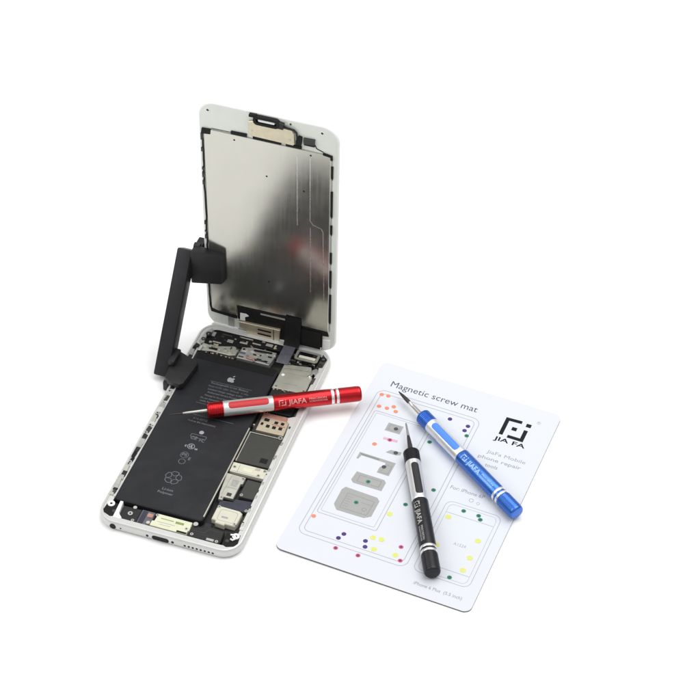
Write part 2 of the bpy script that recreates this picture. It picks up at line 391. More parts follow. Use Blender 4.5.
def screw(x, y, z, r=.085, parent=phone):
    mb = MB(); mb.disc(x, y, r, z+.02, 'steel', .06, 16); mb.disc(x, y, r*.42, z+.0225, 'blackm', .01, 10); mb.build('small_screw', parent)
for a_ in ((5.52, 5.75, .50), (7.12, 5.95, .50), (6.9, 5.55, .50), (5.62, 3.52, .49), (6.24, 5.08, .49), (6.52, 4.05, .44), (5.76, 2.86, .52), (6.9, 1.98, .52), (6.45, .62, .50), (5.1, .68, .50), (3.0, 1.28, .52), (4.72, .9, .52), (1.9, .62, .42), (7.12, 3.12, .40), (5.55, 12.15, .51), (7.1, 12.25, .51), (6.95, 11.4, .44)): screw(*a_)
mb = MB()
mb.stroke([(5.45, 5.48), (7.0, 5.48)], .02, .503, 'pgrey2'); mb.stroke([(5.75, 5.45), (5.75, 6.02)], .018, .504, 'pgrey2'); mb.box(6.0, 5.62, .50, 6.5, 5.86, .51, 'label', .004); mb.box(6.6, 5.88, .50, 6.85, 6.04, .525, 'nickel', .005)
mb.build('strip_details', board)
mb = MB(); mb.box(6.6, 6.5, .46, 7.0, 6.85, .464, 'blackm'); mb.build('cover_marking', Q)
mb = MB(); mb.stroke([(5.55, 3.7), (5.6, 5.1)], .02, .493, 'pgrey2'); mb.stroke([(5.6, 4.3), (6.2, 4.3)], .02, .494, 'pgrey2'); mb.box(5.75, 4.45, .49, 6.1, 4.9, .50, 'steel', .004); mb.box(5.8, 3.72, .49, 6.05, 3.95, .497, 'chip', .003); mb.build('bracket_details', phone)
mb = MB(); mb.stroke(rr(5.92, 2.0, 6.85, 2.75, .15, 4), .025, .523, 'pgrey', True); mb.box(6.1, 2.2, .52, 6.45, 2.32, .523, 'pfaint'); mb.build('motor_marking', phone)
mb = MB(); mb.stroke([(5.1, .95), (5.7, .95), (5.8, 1.25), (6.5, 1.25)], .03, .505, 'chip'); mb.stroke([(5.2, .8), (6.45, .8)], .02, .505, 'chip'); mb.box(5.9, .55, .50, 6.3, .7, .515, 'alu2', .004); mb.build('speaker_seams', phone)
mb = MB(); mb.tube([(5.36, 1.75, .35), (5.44, 2.6, .42), (5.38, 3.3, .45), (5.42, 4.4, .42), (5.38, 5.3, .45)], .03, 'blackm', 8); mb.tube([(7.22, 1.9, .40), (7.18, 2.5, .46), (7.22, 3.0, .43)], .03, 'chip', 8); mb.build('antenna_wire', phone)
for i in range(7):
    mb = MB(); y_ = 1.95+i*1.0; mb.box(7.25, y_, .5, 7.38, y_+.22, .59, 'steel', .01); mb.build('spring_contact', phone)
# right side frame wall just inside the rim
mb = MB()
mb.prism([(7.27, 1.7), (7.46, 1.7), (7.46, 9.6), (7.27, 8.7)], .3, .57, 'alu'); mb.prism([(7.27, 8.7), (7.46, 8.7), (7.48, 10.3), (7.0, 10.0), (7.05, 9.7), (7.2, 9.6)], .3, .566, 'alu')
mb.build('inner_frame', phone)
mb = MB()
for i in range(11):
    y = 2.2+i*1.17+random.uniform(-.2, .2); h_ = random.uniform(.08, .30)
    mb.box(7.26, y, .5, 7.31+random.uniform(0, .05), y+h_, .577, 'chip')
mb.build('right_frame_slots', phone)

# left ledge: row of clips, spring contacts and gaps
mbl = MB(); mbd = MB(); y = 1.75
while y < 13.7:
    L_ = random.uniform(.16, .62)
    x0 = .07+random.uniform(0, .10); x1 = .44+random.uniform(-.08, .04)
    r_ = random.random()
    if r_ < .5: mbd.prism([(x0+.05, y), (x1-.02, y+.03), (x1, y+L_*.6), (x0+.09, y+L_*.8)], .50, .592+random.uniform(0, .008), random.choice(['chip', 'blackm', 'black']), .01)
    elif r_ < .8: mbl.prism([(x0, y), (x1, y), (x1-.05, y+L_), (x0+.02, y+L_)], .50, .605+random.uniform(0, .02), random.choice(['alu2', 'alu2', 'nickel', 'steel', 'alu']), .015)
    else: mbl.disc((x0+x1)/2, y+.12, .10, .61, 'steel', .1); mbd.disc((x0+x1)/2, y+.12, .045, .614, 'blackm', .01)
    y += L_*.62+.02
mbl.box(.44, 1.7, .3, .50, 13.2, .595, 'alu'); mbl.build('side_clips', phone); mbd.build('side_clip_gaps', phone)

# ---- top end of the body: camera, bracket plates, flex connectors
mb = MB(); mb.prism([(.35, 14.15), (1.2, 14.05), (2.55, 14.45), (3.35, 14.76), (4.2, 14.90), (4.85, 14.9), (4.85, 15.45), (.75, 15.45), (.40, 15.1)], .18, .44, 'blackm', .03); mb.build('top_speaker_housing', phone)
mb = MB()
for i in range(14):
    x = 1.0+i*.26+random.uniform(-.05, .05); yy = 14.5+.028*i*4*.3+random.uniform(0, .5)
    mb.box(x, yy, .44, x+random.uniform(.06, .2), yy+random.uniform(.05, .16), .455+random.uniform(0, .02), random.choice(['chip', 'black', 'navy', 'alu2', 'floor']), .005)
for x_, y_, w_, h_, k_ in ((1.0, 14.35, .5, .10, 'nickel'), (1.75, 14.62, .35, .22, 'alu2'), (2.45, 14.78, .45, .12, 'steel'), (3.15, 14.95, .5, .09, 'nickel'), (3.9, 15.05, .4, .2, 'alu2'), (.75, 14.8, .2, .35, 'alu2'), (4.4, 14.95, .12, .3, 'gold'), (1.3, 15.1, .6, .08, 'chip'), (2.3, 15.2, .8, .07, 'alu2')):
    mb.box(x_, y_, .44, x_+w_, y_+h_, .475, k_, .01)
mb.build('housing_details', phone)
mb = MB(); mb.prism([(.46, 13.52), (.72, 13.50), (1.25, 13.62), (1.8, 13.62), (2.3, 13.62), (2.6, 13.75), (2.65, 14.25), (2.3, 14.38), (1.5, 14.12), (.95, 14.05), (.55, 14.1)], .2, .50, 'nickel', .03)
mb.prism([(2.72, 13.55), (4.62, 13.55), (4.72, 14.1), (4.72, 14.62), (3.42, 14.62), (2.75, 14.42)], .2, .54, 'alu2', .03); mb.build('cable_bracket', phone)
mb = MB(); mb.prism([(3.45, 14.30), (4.50, 14.40), (4.50, 14.56), (3.45, 14.47)], .54, .545, 'blackm'); mb.prism([(1.0, 13.72), (1.5, 13.72), (1.5, 13.9), (1.0, 13.9)], .50, .504, 'blackm'); mb.prism([(2.7, 13.9), (3.1, 13.9), (3.1, 14.05), (2.7, 14.05)], .54, .544, 'flexg')
mb.disc(1.9, 13.95, .08, .515, 'blackm', .02); mb.prism([(3.55, 13.62), (4.45, 13.68), (4.45, 13.80), (3.55, 13.76)], .54, .543, 'chip'); mb.disc(.75, 13.8, .10, .52, 'steel', .03); mb.disc(4.55, 13.72, .09, .56, 'steel', .03); mb.disc(2.9, 14.3, .07, .555, 'blackm', .03); mb.build('bracket_openings', phone)
mb = MB(); mb.tube([(3.25, 13.88, .55), (3.32, 13.66, .60), (3.50, 13.60, .60), (3.72, 13.64, .58), (3.75, 13.5, .55)], .055, 'copper'); mb.build('copper_contact', phone)
mb = MB(); mb.prism([(.42, 13.9), (.60, 14.1), (.55, 14.62), (.78, 15.2), (.62, 15.3), (.36, 14.9), (.30, 14.1)], .3, .575, 'alu2', .02); mb.prism([(.48, 13.35), (.66, 13.4), (.70, 13.75), (.5, 13.85)], .3, .57, 'steel', .02); mb.build('corner_plate', phone)
mb = MB(); mb.ring(.62, 14.78, .07, .16, .5, .60, 'black'); mb.ring(.48, 14.3, .05, .12, .5, .60, 'chip'); mb.build('corner_ring', phone)
mb = MB(); mb.prism([(5.36, 12.0), (7.20, 12.1), (7.24, 13.3), (7.0, 13.95), (6.9, 14.2), (5.4, 13.95), (5.40, 13.3)], .25, .51, 'nickel', .03)
plate = mb.build('shield_plate', phone)
mb = MB(); mb.stroke([(5.45, 13.6), (6.1, 13.72), (7.0, 13.82)], .03, .516, 'steel'); mb.stroke([(5.75, 12.5), (6.6, 12.55)], .02, .5145, 'pgrey2'); mb.stroke([(5.6, 13.3), (6.9, 13.4)], .02, .5145, 'pgrey2'); mb.disc(6.98, 13.45, .09, .53, 'steel', .03); mb.disc(6.98, 13.45, .04, .533, 'blackm', .01); mb.disc(5.62, 13.1, .09, .53, 'edge', .03); mb.build('plate_seams', plate)
mb = MB(); mb.prism([(5.42, 10.25), (7.05, 10.30), (7.1, 10.9), (7.26, 11.6), (7.2, 12.0), (5.38, 11.9)], .2, .44, 'black', .03); mb.build('flex_connector_cover', phone)
mb = MB(); mb.prism([(5.78, 14.42), (7.12, 14.50), (7.10, 15.24), (5.74, 15.20)], .2, .62, 'black', .03)
cam_ = mb.build('rear_camera', phone)
mb = MB(); mb.stroke(rr(5.84, 14.50, 7.05, 15.15, .10, 3), .14, .64, 'nickel', True, h=.05); mb.build('camera_frame', cam_)
mb = MB(); mb.prism(rr(6.0, 14.72, 6.72, 15.12, .08, 3), .60, .632, 'lens'); mb.prism(rr(6.0, 14.6, 6.95, 14.8, .04, 3), .6, .635, 'cream'); mb.build('camera_module_cover', cam_)
mb = MB(); mb.ring(7.35, 14.93, .08, .17, .5, .60, 'blackm'); mb.disc(7.35, 14.93, .09, .585, 'flexg', .03); mb.ring(7.32, 14.42, .06, .14, .5, .59, 'black'); mb.prism([(7.16, 14.2), (7.5, 14.3), (7.55, 15.0), (7.2, 15.35)], .4, .56, 'chip', .02); mb.build('corner_fittings', phone)
mb = MB(); mb.prism([(7.0, 13.4), (7.12, 13.35), (7.20, 13.7), (7.34, 13.5), (7.42, 13.9), (7.22, 14.12), (7.05, 13.9)], .45, .60, 'steel', .02); mb.prism([(7.24, 12.9), (7.40, 12.9), (7.42, 13.4), (7.3, 13.35)], .45, .585, 'chip', .02); mb.build('antenna_spring', phone)
mb = MB()
for i in range(34):
    x = random.uniform(.8, 5.1); yy = random.uniform(13.45, 14.15)+.12*x*.3; w_ = random.uniform(.06, .30); h_ = random.uniform(.05, .14)
    k_ = random.choice(['blackm', 'chip', 'steel', 'alu', 'gold', 'blackm', 'navy', 'nickel'])
    mb.box(x, yy, .4, x+w_, yy+h_, .55+random.uniform(0, .03), k_, .008)
for i in range(12):
    x = random.uniform(5.0, 7.1); yy = random.uniform(13.95, 14.45)
    mb.box(x, yy, .3, x+random.uniform(.08, .3), yy+random.uniform(.05, .1), .53+random.uniform(0, .03), random.choice(['blackm', 'steel', 'chip', 'nickel']), .008)
mb.build('connector_row', phone, label='row of tiny flex connectors and clips')
# scattered small components on the board
mb = MB()
for i in range(70):
    zone = random.choice([(5.42, 5.9, 10.05, 10.3, .31), (5.40, 7.2, 11.9, 12.0, .45), (7.18, 7.27, 5.5, 12.5, .40), (5.32, 5.42, 5.6, 12.5, .40), (2.8, 5.2, 14.55, 14.9, .50), (5.30, 5.75, 13.9, 15.1, .4), (.9, 2.7, 13.4, 13.5, .45)])
    x = random.uniform(zone[0], zone[1]); yy = random.uniform(zone[2], zone[3]); w = random.uniform(.04, .10); h_ = random.uniform(.04, .12)
    mb.box(x, yy, .2, x+w, yy+h_, zone[4]+random.uniform(0, .05), random.choice(['gold', 'nickel', 'chip', 'steel', 'cream', 'blackm', 'copper']), .006)
mb.build('small_components', board, label='scattered tiny board components')

# ---- the display panel, propped upright behind the body's top edge
T = -.0266; OX, OY, OZ = 3.9787, 15.84, .40
Uv = Vector((1, 0, 0)); Vv = Vector((0, math.sin(T), math.cos(T))); Nv = Uv.cross(Vv)
def DX(u, v, w): return tuple(Vector((OX, OY, OZ))+Uv*u+Vv*v+Nv*w)
mb = MB(DX)
rg = [(.10, -.16), (.02, -.13), (0, -.08), (0, .0), (.03, .04), (.08, .055)]
for ins, w in rg:
    P = rr(-3.81+ins, -.02+ins, 3.80-ins, 15.73-ins, .95-ins, 10); n_ = len(P); mb.v += [(x, y, w) for x, y in P]
mb.mi('edge'); mb.mi('glass'); mb.mi('lens')
for k in range(len(rg)-1):
    for i in range(n_): mb.f.append([k*n_+i, k*n_+(i+1) % n_, (k+1)*n_+(i+1) % n_, (k+1)*n_+i]); mb.m.append(0)
mb.f.append(list(range(n_))[::-1]); mb.m.append(2)
mb.f.append([(len(rg)-1)*n_+i for i in range(n_)]); mb.m.append(1)
disp = mb.build('display_panel', phone, smooth=40)
mb = MB(DX)
mb.prism([(-3.50, 1.45), (-3.42, 1.28), (-3.0, 1.22), (-2.0, 1.20), (-1.98, 2.02), (.60, 2.06), (.95, 2.10), (1.85, 1.62), (3.30, 1.60), (3.36, 1.70), (3.36, 13.90), (3.26, 14.0), (-3.40, 14.03), (-3.52, 13.92)], .04, .13, 'shield', .02)
shield = mb.build('lcd_shield_plate', disp)
mb = MB(DX)     # pressed seams and tiny holes
for P in ([(1.57, 13.55), (1.57, 8.9)], [(2.27, 13.6), (2.28, 9.4), (2.45, 9.15), (2.90, 9.0), (3.0, 8.8), (3.1, 3.9)], [(2.30, 8.9), (2.33, 4.3)]):
    mb.stroke(P, .045, .138, 'steel', h=.01)
mb.build('pressed_seams', shield)
mb = MB(DX)
for u, v in ((-1.84, 13.70), (2.30, 13.78), (-.10, 11.77), (1.94, 11.32), (-.07, 4.36)):
    mb = MB(DX); mb.disc(u, v, .055, .1335, 'blackm', .005, 12); mb.build('shield_hole', shield)
mb = MB(DX)
for u, v in ((-3.27, 15.22), (2.88, 15.30)):
    mb = MB(DX); mb.disc(u, v, .075, .062, 'chip', .02, 14); mb.ring(u, v, .075, .12, .05, .075, 'edge', 14); mb.build('bezel_screw_post', disp)
mb = MB(DX)     # left edge: dark gasket line
P = []
v = 1.5
while v < 13.6: P.append((-3.60+random.uniform(-.025, .025), v)); v += random.uniform(.25, .6)
mb.stroke(P, .075, .12, 'blackm', h=.08)
for k in range(9):
    v = random.uniform(5, 13.4); mb.box(-3.70, v, .05, -3.58, v+random.uniform(.08, .25), .14, random.choice(['black', 'chip']))
mb.prism([(-3.66, 13.68), (-3.15, 13.74), (-3.12, 14.05), (-3.62, 14.02)], .05, .15, 'blackm')
mb.box(-3.70, 13.25, .05, -3.58, 13.66, .13, 'chip')
mb.prism([(-3.62, 1.60), (-3.52, 1.10), (-2.9, 1.04), (-2.0, .98), (-2.0, 1.19), (-3.1, 1.24), (-3.45, 1.36), (-3.52, 1.7)], .05, .145, 'blackm')
mb.build('left_gasket', disp)
mb = MB(DX)     # right edge: dashes
for a, c in ((12.53, 13.32), (9.95, 11.66), (8.75, 9.36), (6.7, 7.45), (4.95, 6.15), (2.3, 4.4)):
    mb.box(3.39, a, .05, 3.50, c, .12, 'blackm')
    mb.box(3.42, a-.10, .05, 3.48, a, .10, 'chip')
mb.box(3.40, 1.6, .05, 3.46, 13.9, .075, 'alu2')
mb.prism([(2.95, 14.10), (3.45, 14.0), (3.47, 13.74), (3.36, 13.74), (3.34, 13.92), (2.95, 13.98)], .05, .15, 'blackm')
mb.build('right_gasket', disp)
mb = MB(DX)     # slots along the top of the shield
mb.prism([(-2.02, 14.05), (-1.16, 14.06), (-1.16, 14.24), (-2.02, 14.22)], .05, .145, 'blackm'); mb.prism([(-.82, 14.06), (.70, 14.06), (.70, 14.20), (-.82, 14.20)], .05, .155, 'blackm'); mb.prism([(.96, 14.06), (1.80, 14.06), (1.80, 14.22), (.96, 14.20)], .05, .155, 'blackm')
mb.stroke([(-3.1, 14.09), (-2.05, 14.10)], .03, .075, 'chip', h=.02); mb.stroke([(2.52, 14.42), (2.60, 14.25), (2.95, 14.12)], .04, .08, 'blackm', h=.03)
mb.build('top_gasket', disp)
mb = MB(DX); mb.prism([(-1.02, 14.42), (-.90, 14.26), (1.36, 14.22), (1.44, 14.30), (1.42, 14.95), (1.30, 15.18), (.72, 15.20), (.40, 15.06), (-.60, 15.06), (-.72, 15.25), (-1.02, 15.15)], .05, .20, 'gold', .02)
ear = mb.build('earpiece_bracket', disp)
mb = MB(DX); mb.stroke(rr(-.68, 15.17, .58, 15.55, .15, 4), .15, .26, 'blackm', True, h=.2); mb.prism([(-.98, 15.50), (-.6, 15.50), (-.6, 15.66), (-.98, 15.64)], .05, .24, 'blackm'); mb.prism([(.45, 15.15), (.85, 15.12), (.90, 15.45), (.60, 15.5)], .05, .25, 'black'); mb.build('earpiece_gasket', disp)
mb = MB(DX); mb.prism(rr(-.50, 15.28, .40, 15.44, .07, 4), .05, .22, 'edge', .02); mb.build('earpiece_speaker', disp)
mb = MB(DX); mb.stroke([(.85, 15.25), (1.40, 15.20), (1.55, 15.05), (1.60, 14.6)], .07, .22, 'black', h=.1); mb.prism([(1.50, 14.30), (1.80, 14.32), (1.84, 14.82), (1.64, 14.86), (1.52, 14.6)], .05, .22, 'blackm'); mb.disc(.95, 15.47, .07, .12, 'nickel', .05); mb.disc(1.2, 15.45, .05, .1, 'chip', .05); mb.build('sensor_flex', disp)
mb = MB(DX); mb.prism([(1.92, 14.46), (2.50, 14.48), (2.52, 14.82), (1.92, 14.80)], .05, .20, 'chip', .02); mb.box(1.95, 14.40, .05, 2.52, 14.47, .19, 'blackm'); mb.disc(1.2, 14.5, .07, .215, 'nickel', .02); mb.disc(-.85, 14.6, .07, .215, 'nickel', .02); mb.build('front_camera', disp)
# bottom of the display: home-button bracket and cables
mb = MB(DX); mb.prism([(-1.96, 2.00), (.62, 2.02), (.95, 2.10), (1.86, 1.60), (3.30, 1.58), (3.40, 1.25), (3.03, 1.20), (3.03, .32), (.60, .12), (-1.5, .72), (-1.95, 1.02)], .05, .135, 'blackm', .01); mb.build('home_button_recess', disp)
mb = MB(DX); mb.prism([(-1.86, .92), (.60, 1.00), (.52, .02), (-.2, -.04), (-1.30, .00), (-1.42, .40), (-1.82, .50)], .13, .28, 'gold', .02)
hb = mb.build('home_button_bracket', disp)
mb = MB(DX); mb.prism(rr(-.72, .62, .08, .74, .05, 3), .27, .288, 'blackm'); mb.prism(rr(-.74, .30, .08, .42, .05, 3), .27, .288, 'blackm'); mb.stroke([(.22, .95), (.22, .06)], .05, .289, 'chip'); mb.stroke([(-1.25, .06), (-.3, .02)], .06, .292, 'edge', h=.02); mb.build('bracket_slots', hb)
mb = MB(DX); mb.prism([(-1.78, 1.50), (-1.42, 1.52), (-1.28, 1.40), (-1.50, 1.28), (-1.50, .98), (-1.80, .98)], .13, .17, 'edge'); mb.prism([(-.58, 1.84), (.86, 1.86), (.86, 1.74), (-.58, 1.74)], .13, .16, 'nickel'); mb.build('recess_trim', disp)
mb = MB(DX); mb.prism([(3.04, .92), (3.48, .95), (3.44, .34), (3.20, .10), (3.02, .10)], .05, .12, 'edge', .02); mb.build('bottom_trim', disp)
mb = MB(DX); mb.prism([(-3.6, .06), (-3.25, -.01), (-1.95, -.01), (-1.95, .20), (-3.4, .26)], .05, .16, 'edge', .02); mb.build('bottom_trim', disp)
mb = MB(DX); mb.stroke([(1.70, .36), (3.00, .24)], .09, .24, 'edge', h=.12); mb.build('bottom_trim', disp)
mb = MB(DX); mb.box(-2.55, .25, .05, -2.2, 1.0, .09, 'alu2'); mb.build('bottom_trim', disp)
# ribbon cable from the display down into the body
def ribbon(name, u0, u1, path, m, th=.03):
    mb = MB(); n_ = len(path); V = []; F = []
    for (y, z) in path: V += [(u0, y, z), (u1, y, z)]
    for (y, z) in path: V += [(u0, y+.02, z-th), (u1, y+.02, z-th)]
    k = 2*n_
    for i in range(n_-1):
        F += [[2*i, 2*i+1, 2*i+3, 2*i+2], [k+2*i+1, k+2*i, k+2*i+2, k+2*i+3], [2*i, 2*i+2, k+2*i+2, k+2*i], [2*i+3, 2*i+1, k+2*i+1, k+2*i+3]]
    F += [[0, k, k+1, 1], [2*n_-2, 2*n_-1, k+2*n_-1, k+2*n_-2]]
    mb.add(V, F, m); return mb.build(name, phone, smooth=50)
ribbon('display_cable', 4.88, 5.78, [(15.60, 2.55), (15.56, 2.0), (15.50, 1.3), (15.42, .85), (15.25, .62)], 'blackm')
ribbon('display_cable_lower', 4.92, 5.60, [(15.28, .64), (15.0, .60), (14.6, .61), (14.1, .60), (13.9, .55)], 'flexg')
ribbon('sensor_cable', 5.75, 6.95, [(15.62, 1.85), (15.58, 1.3), (15.54, .95), (15.50, .72)], 'blackm')

# ================================================================== THE HOLDER
holder = empty('screen_holder', (-.8, 12.5, 0), 'black plastic bracket whose slanted arm clamps the upright screen to the phone edge', 'phone bracket')
A = Vector((0, 15.02, 6.25)); B = Vector((0, 10.85, .40)); d = (A-B).normalized(); nb = Vector((0, -d.z, d.y)) * -1  # back direction
mb = MB(); x0, x1 = -1.17, -.32; th = 1.0
def Q4(P, k): return P+nb*k
prof = [A, A+nb*th-d*.05, B+nb*th+d*.35, B]
mb.v = [(x0, p.y, p.z) for p in prof]+[(x1, p.y, p.z) for p in prof]
mb.f = [[0, 1, 2, 3], [7, 6, 5, 4], [0, 4, 5, 1], [1, 5, 6, 2], [2, 6, 7, 3], [3, 7, 4, 0]]; mb.m = [mb.mi('clamp')]*6
arm = mb.build('arm', holder, bevel=.13, smooth=45)
mb = MB(); mb.add([(-.36, 14.8, 4.03), (1.34, 15.15, 4.11), (1.46, 15.68, 4.12), (-.36, 15.68, 4.05), (-.36, 14.8, 6.34), (1.34, 15.15, 6.20), (1.46, 15.68, 6.10), (-.36, 15.68, 6.12)],
    [[0, 3, 2, 1], [4, 5, 6, 7], [0, 1, 5, 4], [1, 2, 6, 5], [2, 3, 7, 6], [3, 0, 4, 7]], 'clamp')
uj = mb.build('upper_jaw', holder, bevel=.13, smooth=45)
mb = MB(); mb.box(-.50, 15.40, 4.45, -.06, 16.6, 5.95, 'clamp'); mb.box(-.10, 16.12, 4.45, 1.1, 16.6, 5.95, 'clamp'); mb.build('rear_jaw', holder, bevel=.09, smooth=45)
mb = MB(xf=lambda a, b_, c: (c, a, b_)); mb.disc(15.75, 5.98, .20, -.10, 'clamp', .36, 20); mb.build('hinge_pin', holder, bevel=.04, smooth=45)
mb = MB(); mb.prism([(-.26, 10.35), (.08, 10.15), (.74, 10.02), (.90, 10.2), (1.10, 11.95), (.96, 12.12), (.50, 12.25), (-.40, 12.60)], .62, 1.02, 'clamp'); mb.build('lower_jaw', holder, bevel=.08, smooth=45)
mb = MB(); mb.box(-.34, 10.25, .03, -.03, 12.40, .66, 'clamp'); mb.build('lower_jaw_side', holder, bevel=.07, smooth=45)
mb = MB(); mb.prism([(-.40, 11.2), (-.02, 11.2), (-.02, 12.3), (-.40, 12.3)], 1.05, 1.40, 'clamp'); mb.build('lower_hinge', holder, bevel=.08, smooth=45)

def axle(y, z, x, r, nm):
    mb = MB(xf=lambda a, b_, c: (c, a, b_)); mb.disc(y, z, r, x, 'clamp', .06, 20); mb.disc(y, z, r*.45, x+.004, 'blackm', .01, 12); mb.build(nm, holder, smooth=45)
axle(15.3, 5.55, -.30, .22, 'pivot_screw'); axle(11.75, .95, -.30, .20, 'pivot_screw')
# ================================================================== THE MAT
MX, MY, MA = 9.1856, 1.5434, -.08115; MW, MH = 10.486, 14.885
ca, sa = math.cos(MA), math.sin(MA)
def warp(x, y):      # the sheet does not lie perfectly flat: a slight lift at the near left edge
    return .05*max(0, 1-y/3.0)**2*(1-x/MW)+.03*max(0, (y-12.5)/2.4)**2
def MXF(x, y, z): return (MX+ca*x-sa*y, MY+sa*x+ca*y, z+warp(x, y))
mat_ = empty('magnetic_screw_mat', (MX+ca*MW/2-sa*MH/2, MY+sa*MW/2+ca*MH/2, 0), 'white printed magnetic screw mat with coloured dots lying under the blue and black screwdrivers', 'screw mat')
def slab(z0, z1, m, name, ins=0):
    mb = MB(MXF); P = rr(ins, ins, MW-ins, MH-ins, .38, 8)
    n = len(P)
    mb.prism(P, z0, z1, m)
    me_f = mb.f; me = mb
    # subdivided so that the slight lift shows smoothly
    o = mb.build(name, mat_)
    return o
def grid_slab(z0, z1, m, name):
    mb = MB(MXF); V = []; F = []; c_ = [.42*k/6 for k in range(6)]
    gx = c_+[.42+(MW-.84)*k/20 for k in range(21)]+[MW-q for q in c_[::-1]]; gy = c_+[.42+(MH-.84)*k/30 for k in range(31)]+[MH-q for q in c_[::-1]]
    NX, NY = len(gx)-1, len(gy)-1
    def sq(i, j):
        r = .42; x = gx[i]; y = gy[j]
        # push the grid's outer vertices onto the rounded corner
        for cx_, cy_, sx, sy in ((r, r, -1, -1), (MW-r, r, 1, -1), (r, MH-r, -1, 1), (MW-r, MH-r, 1, 1)):
            dx, dy = (x-cx_)*sx, (y-cy_)*sy
            if dx > 0 and dy > 0:
                k = max(dx, dy); l = math.hypot(dx, dy)
                x = cx_+sx*dx*k/l; y = cy_+sy*dy*k/l
        return x, y
    for z in (z0, z1):
        for j in range(NY+1):
            for i in range(NX+1): x, y = sq(i, j); V.append((x, y, z))
    K = (NX+1)*(NY+1); I = lambda i, j, t=0: t*K+j*(NX+1)+i
    for j in range(NY):
        for i in range(NX):
            F.append([I(i, j, 1), I(i+1, j, 1), I(i+1, j+1, 1), I(i, j+1, 1)]); F.append([I(i, j), I(i, j+1), I(i+1, j+1), I(i+1, j)])
    for i in range(NX): F += [[I(i, 0), I(i+1, 0), I(i+1, 0, 1), I(i, 0, 1)], [I(i+1, NY), I(i, NY), I(i, NY, 1), I(i+1, NY, 1)]]
    for j in range(NY): F += [[I(0, j+1), I(0, j), I(0, j, 1), I(0, j+1, 1)], [I(NX, j), I(NX, j+1), I(NX, j+1, 1), I(NX, j, 1)]]
    mb.add(V, F, m); return mb.build(name, mat_, smooth=40)
grid_slab(.005, .070, 'magnet', 'magnetic_backing'); paper = grid_slab(.0702, .095, 'paper', 'printed_sheet')
def fine(pts, step=.4, closed=True):
    out = []; n = len(pts)
    for i in range(n if closed else n-1):
        a, c = Vector(pts[i]), Vector(pts[(i+1) % n]); k = max(1, int((c-a).length/step))
        for j in range(k): out.append(tuple(a+(c-a)*j/k))
    if not closed: out.append(pts[-1])
    return out
ZP = .0985
mb = MB(MXF)
def outline(P, w=.035, m='pline', closed=True, z=ZP): mb.stroke(fine(P, .4, closed), w, z, m, closed)
outline(rr(.62, 1.42, 6.56, 12.78, .45, 5)); outline(rr(.86, 1.68, 6.32, 12.54, .28, 5))
outline(rr(1.02, 3.10, 4.32, 11.15, .12, 3), z=ZP+.001); outline(rr(1.16, 3.28, 4.12, 11.0, .10, 3), .02, z=ZP+.002)
outline(rr(6.92, 1.45, 9.92, 6.60, .40, 5), .03); outline(rr(7.12, 1.62, 9.72, 6.42, .28, 5), .02)
outline([(7.14, 5.80), (9.70, 5.80)], .025, closed=False, z=ZP+.001); outline([(7.14, 2.16), (9.70, 2.16)], .025, closed=False, z=ZP+.001)
mb.ring(8.05, 7.05, .10, .125, ZP-.001, ZP+.001, 'pfaint'); mb.ring(8.45, 6.98, .07, .09, ZP-.001, ZP+.001, 'pfaint')
mb.build('phone_outlines', paper)
mb = MB(MXF); put_text(mb, "Magnetic screw mat", 1.08, 6.12, 13.22, ZP, 'ptext', bold=.004); mb.build('title_text', paper)
mb = MB(MXF)
mb.stroke([(7.86, 12.20), (7.86, 13.46), (8.66, 13.50)], .22, ZP, 'plogo'); mb.stroke([(8.24, 12.22), (9.04, 12.22), (9.04, 13.02)], .22, ZP, 'plogo')
mb.sheet([(8.28, 12.74), (8.56, 12.74), (8.56, 13.00), (8.28, 13.00)], ZP, 'plogo'); mb.sheet([(8.92, 13.28), (9.20, 13.28), (9.20, 13.54), (8.92, 13.54)], ZP, 'plogo')
put_text(mb, "JIA FA", 7.62, 9.38, 11.70, ZP, 'plogo', h=.29, bold=.02); put_text(mb, "R", 9.46, 9.54, 13.80, ZP, 'pfaint', bold=.01); mb.ring(9.50, 13.84, .09, .105, ZP-.001, ZP+.001, 'pfaint')
mb.build('maker_emblem', paper)
mb = MB(MXF)
put_text(mb, "JiaFa Mobile", 7.62, 9.78, 10.62, ZP, 'pfaint', h=.24, bold=.008); put_text(mb, "phone repair", 7.30, 9.68, 10.14, ZP, 'pfaint', h=.24, bold=.008); put_text(mb, "tools", 7.85, 8.55, 9.66, ZP, 'pfaint', h=.24, bold=.008)
mb.build('maker_text', paper); mb = MB(MXF)
put_text(mb, "For: iPhone 6P", 6.74, 8.62, 7.42, ZP, 'pfaint', h=.24, bold=.008); mb.build('model_text', paper); mb = MB(MXF); put_text(mb, "A1524", 8.22, 8.88, 3.84, ZP, 'pline', h=.2); mb.build('back_panel_text', paper); mb = MB(MXF); put_text(mb, "iPhone 6 Plus  (5.5 inch)", 7.30, 9.85, .62, ZP, 'pfaint', h=.2, bold=.008)
mb.build('bottom_text', paper)
mb = MB(MXF)
mb.sheet([(2.05, 9.95), (2.90, 9.98), (2.90, 10.60), (2.05, 10.58)], ZP, 'pgrey'); mb.sheet([(2.2, 9.30), (3.0, 9.34), (3.0, 9.52), (2.2, 9.48)], ZP, 'dot_palepink')
mb.sheet([(2.70, 8.45), (3.30, 8.45), (3.50, 8.56), (3.50, 8.78), (2.9, 8.72)], ZP, 'pgrey')
mb.sheet([(1.45, 7.92), (3.50, 7.92), (3.50, 6.90), (2.82, 6.90), (2.82, 7.35), (3.02, 7.42), (3.0, 7.72), (1.62, 7.72), (1.55, 7.42), (1.45, 7.42)], ZP, 'pgrey'); mb.sheet([(1.5, 7.86), (2.6, 7.86), (2.6, 7.76), (1.6, 7.76)], ZP+.001, 'pgrey2')
mb.sheet([(1.84, 6.55), (3.40, 6.55), (3.54, 6.40), (3.54, 5.76), (1.95, 5.72), (1.78, 5.9)], ZP, 'pgrey')
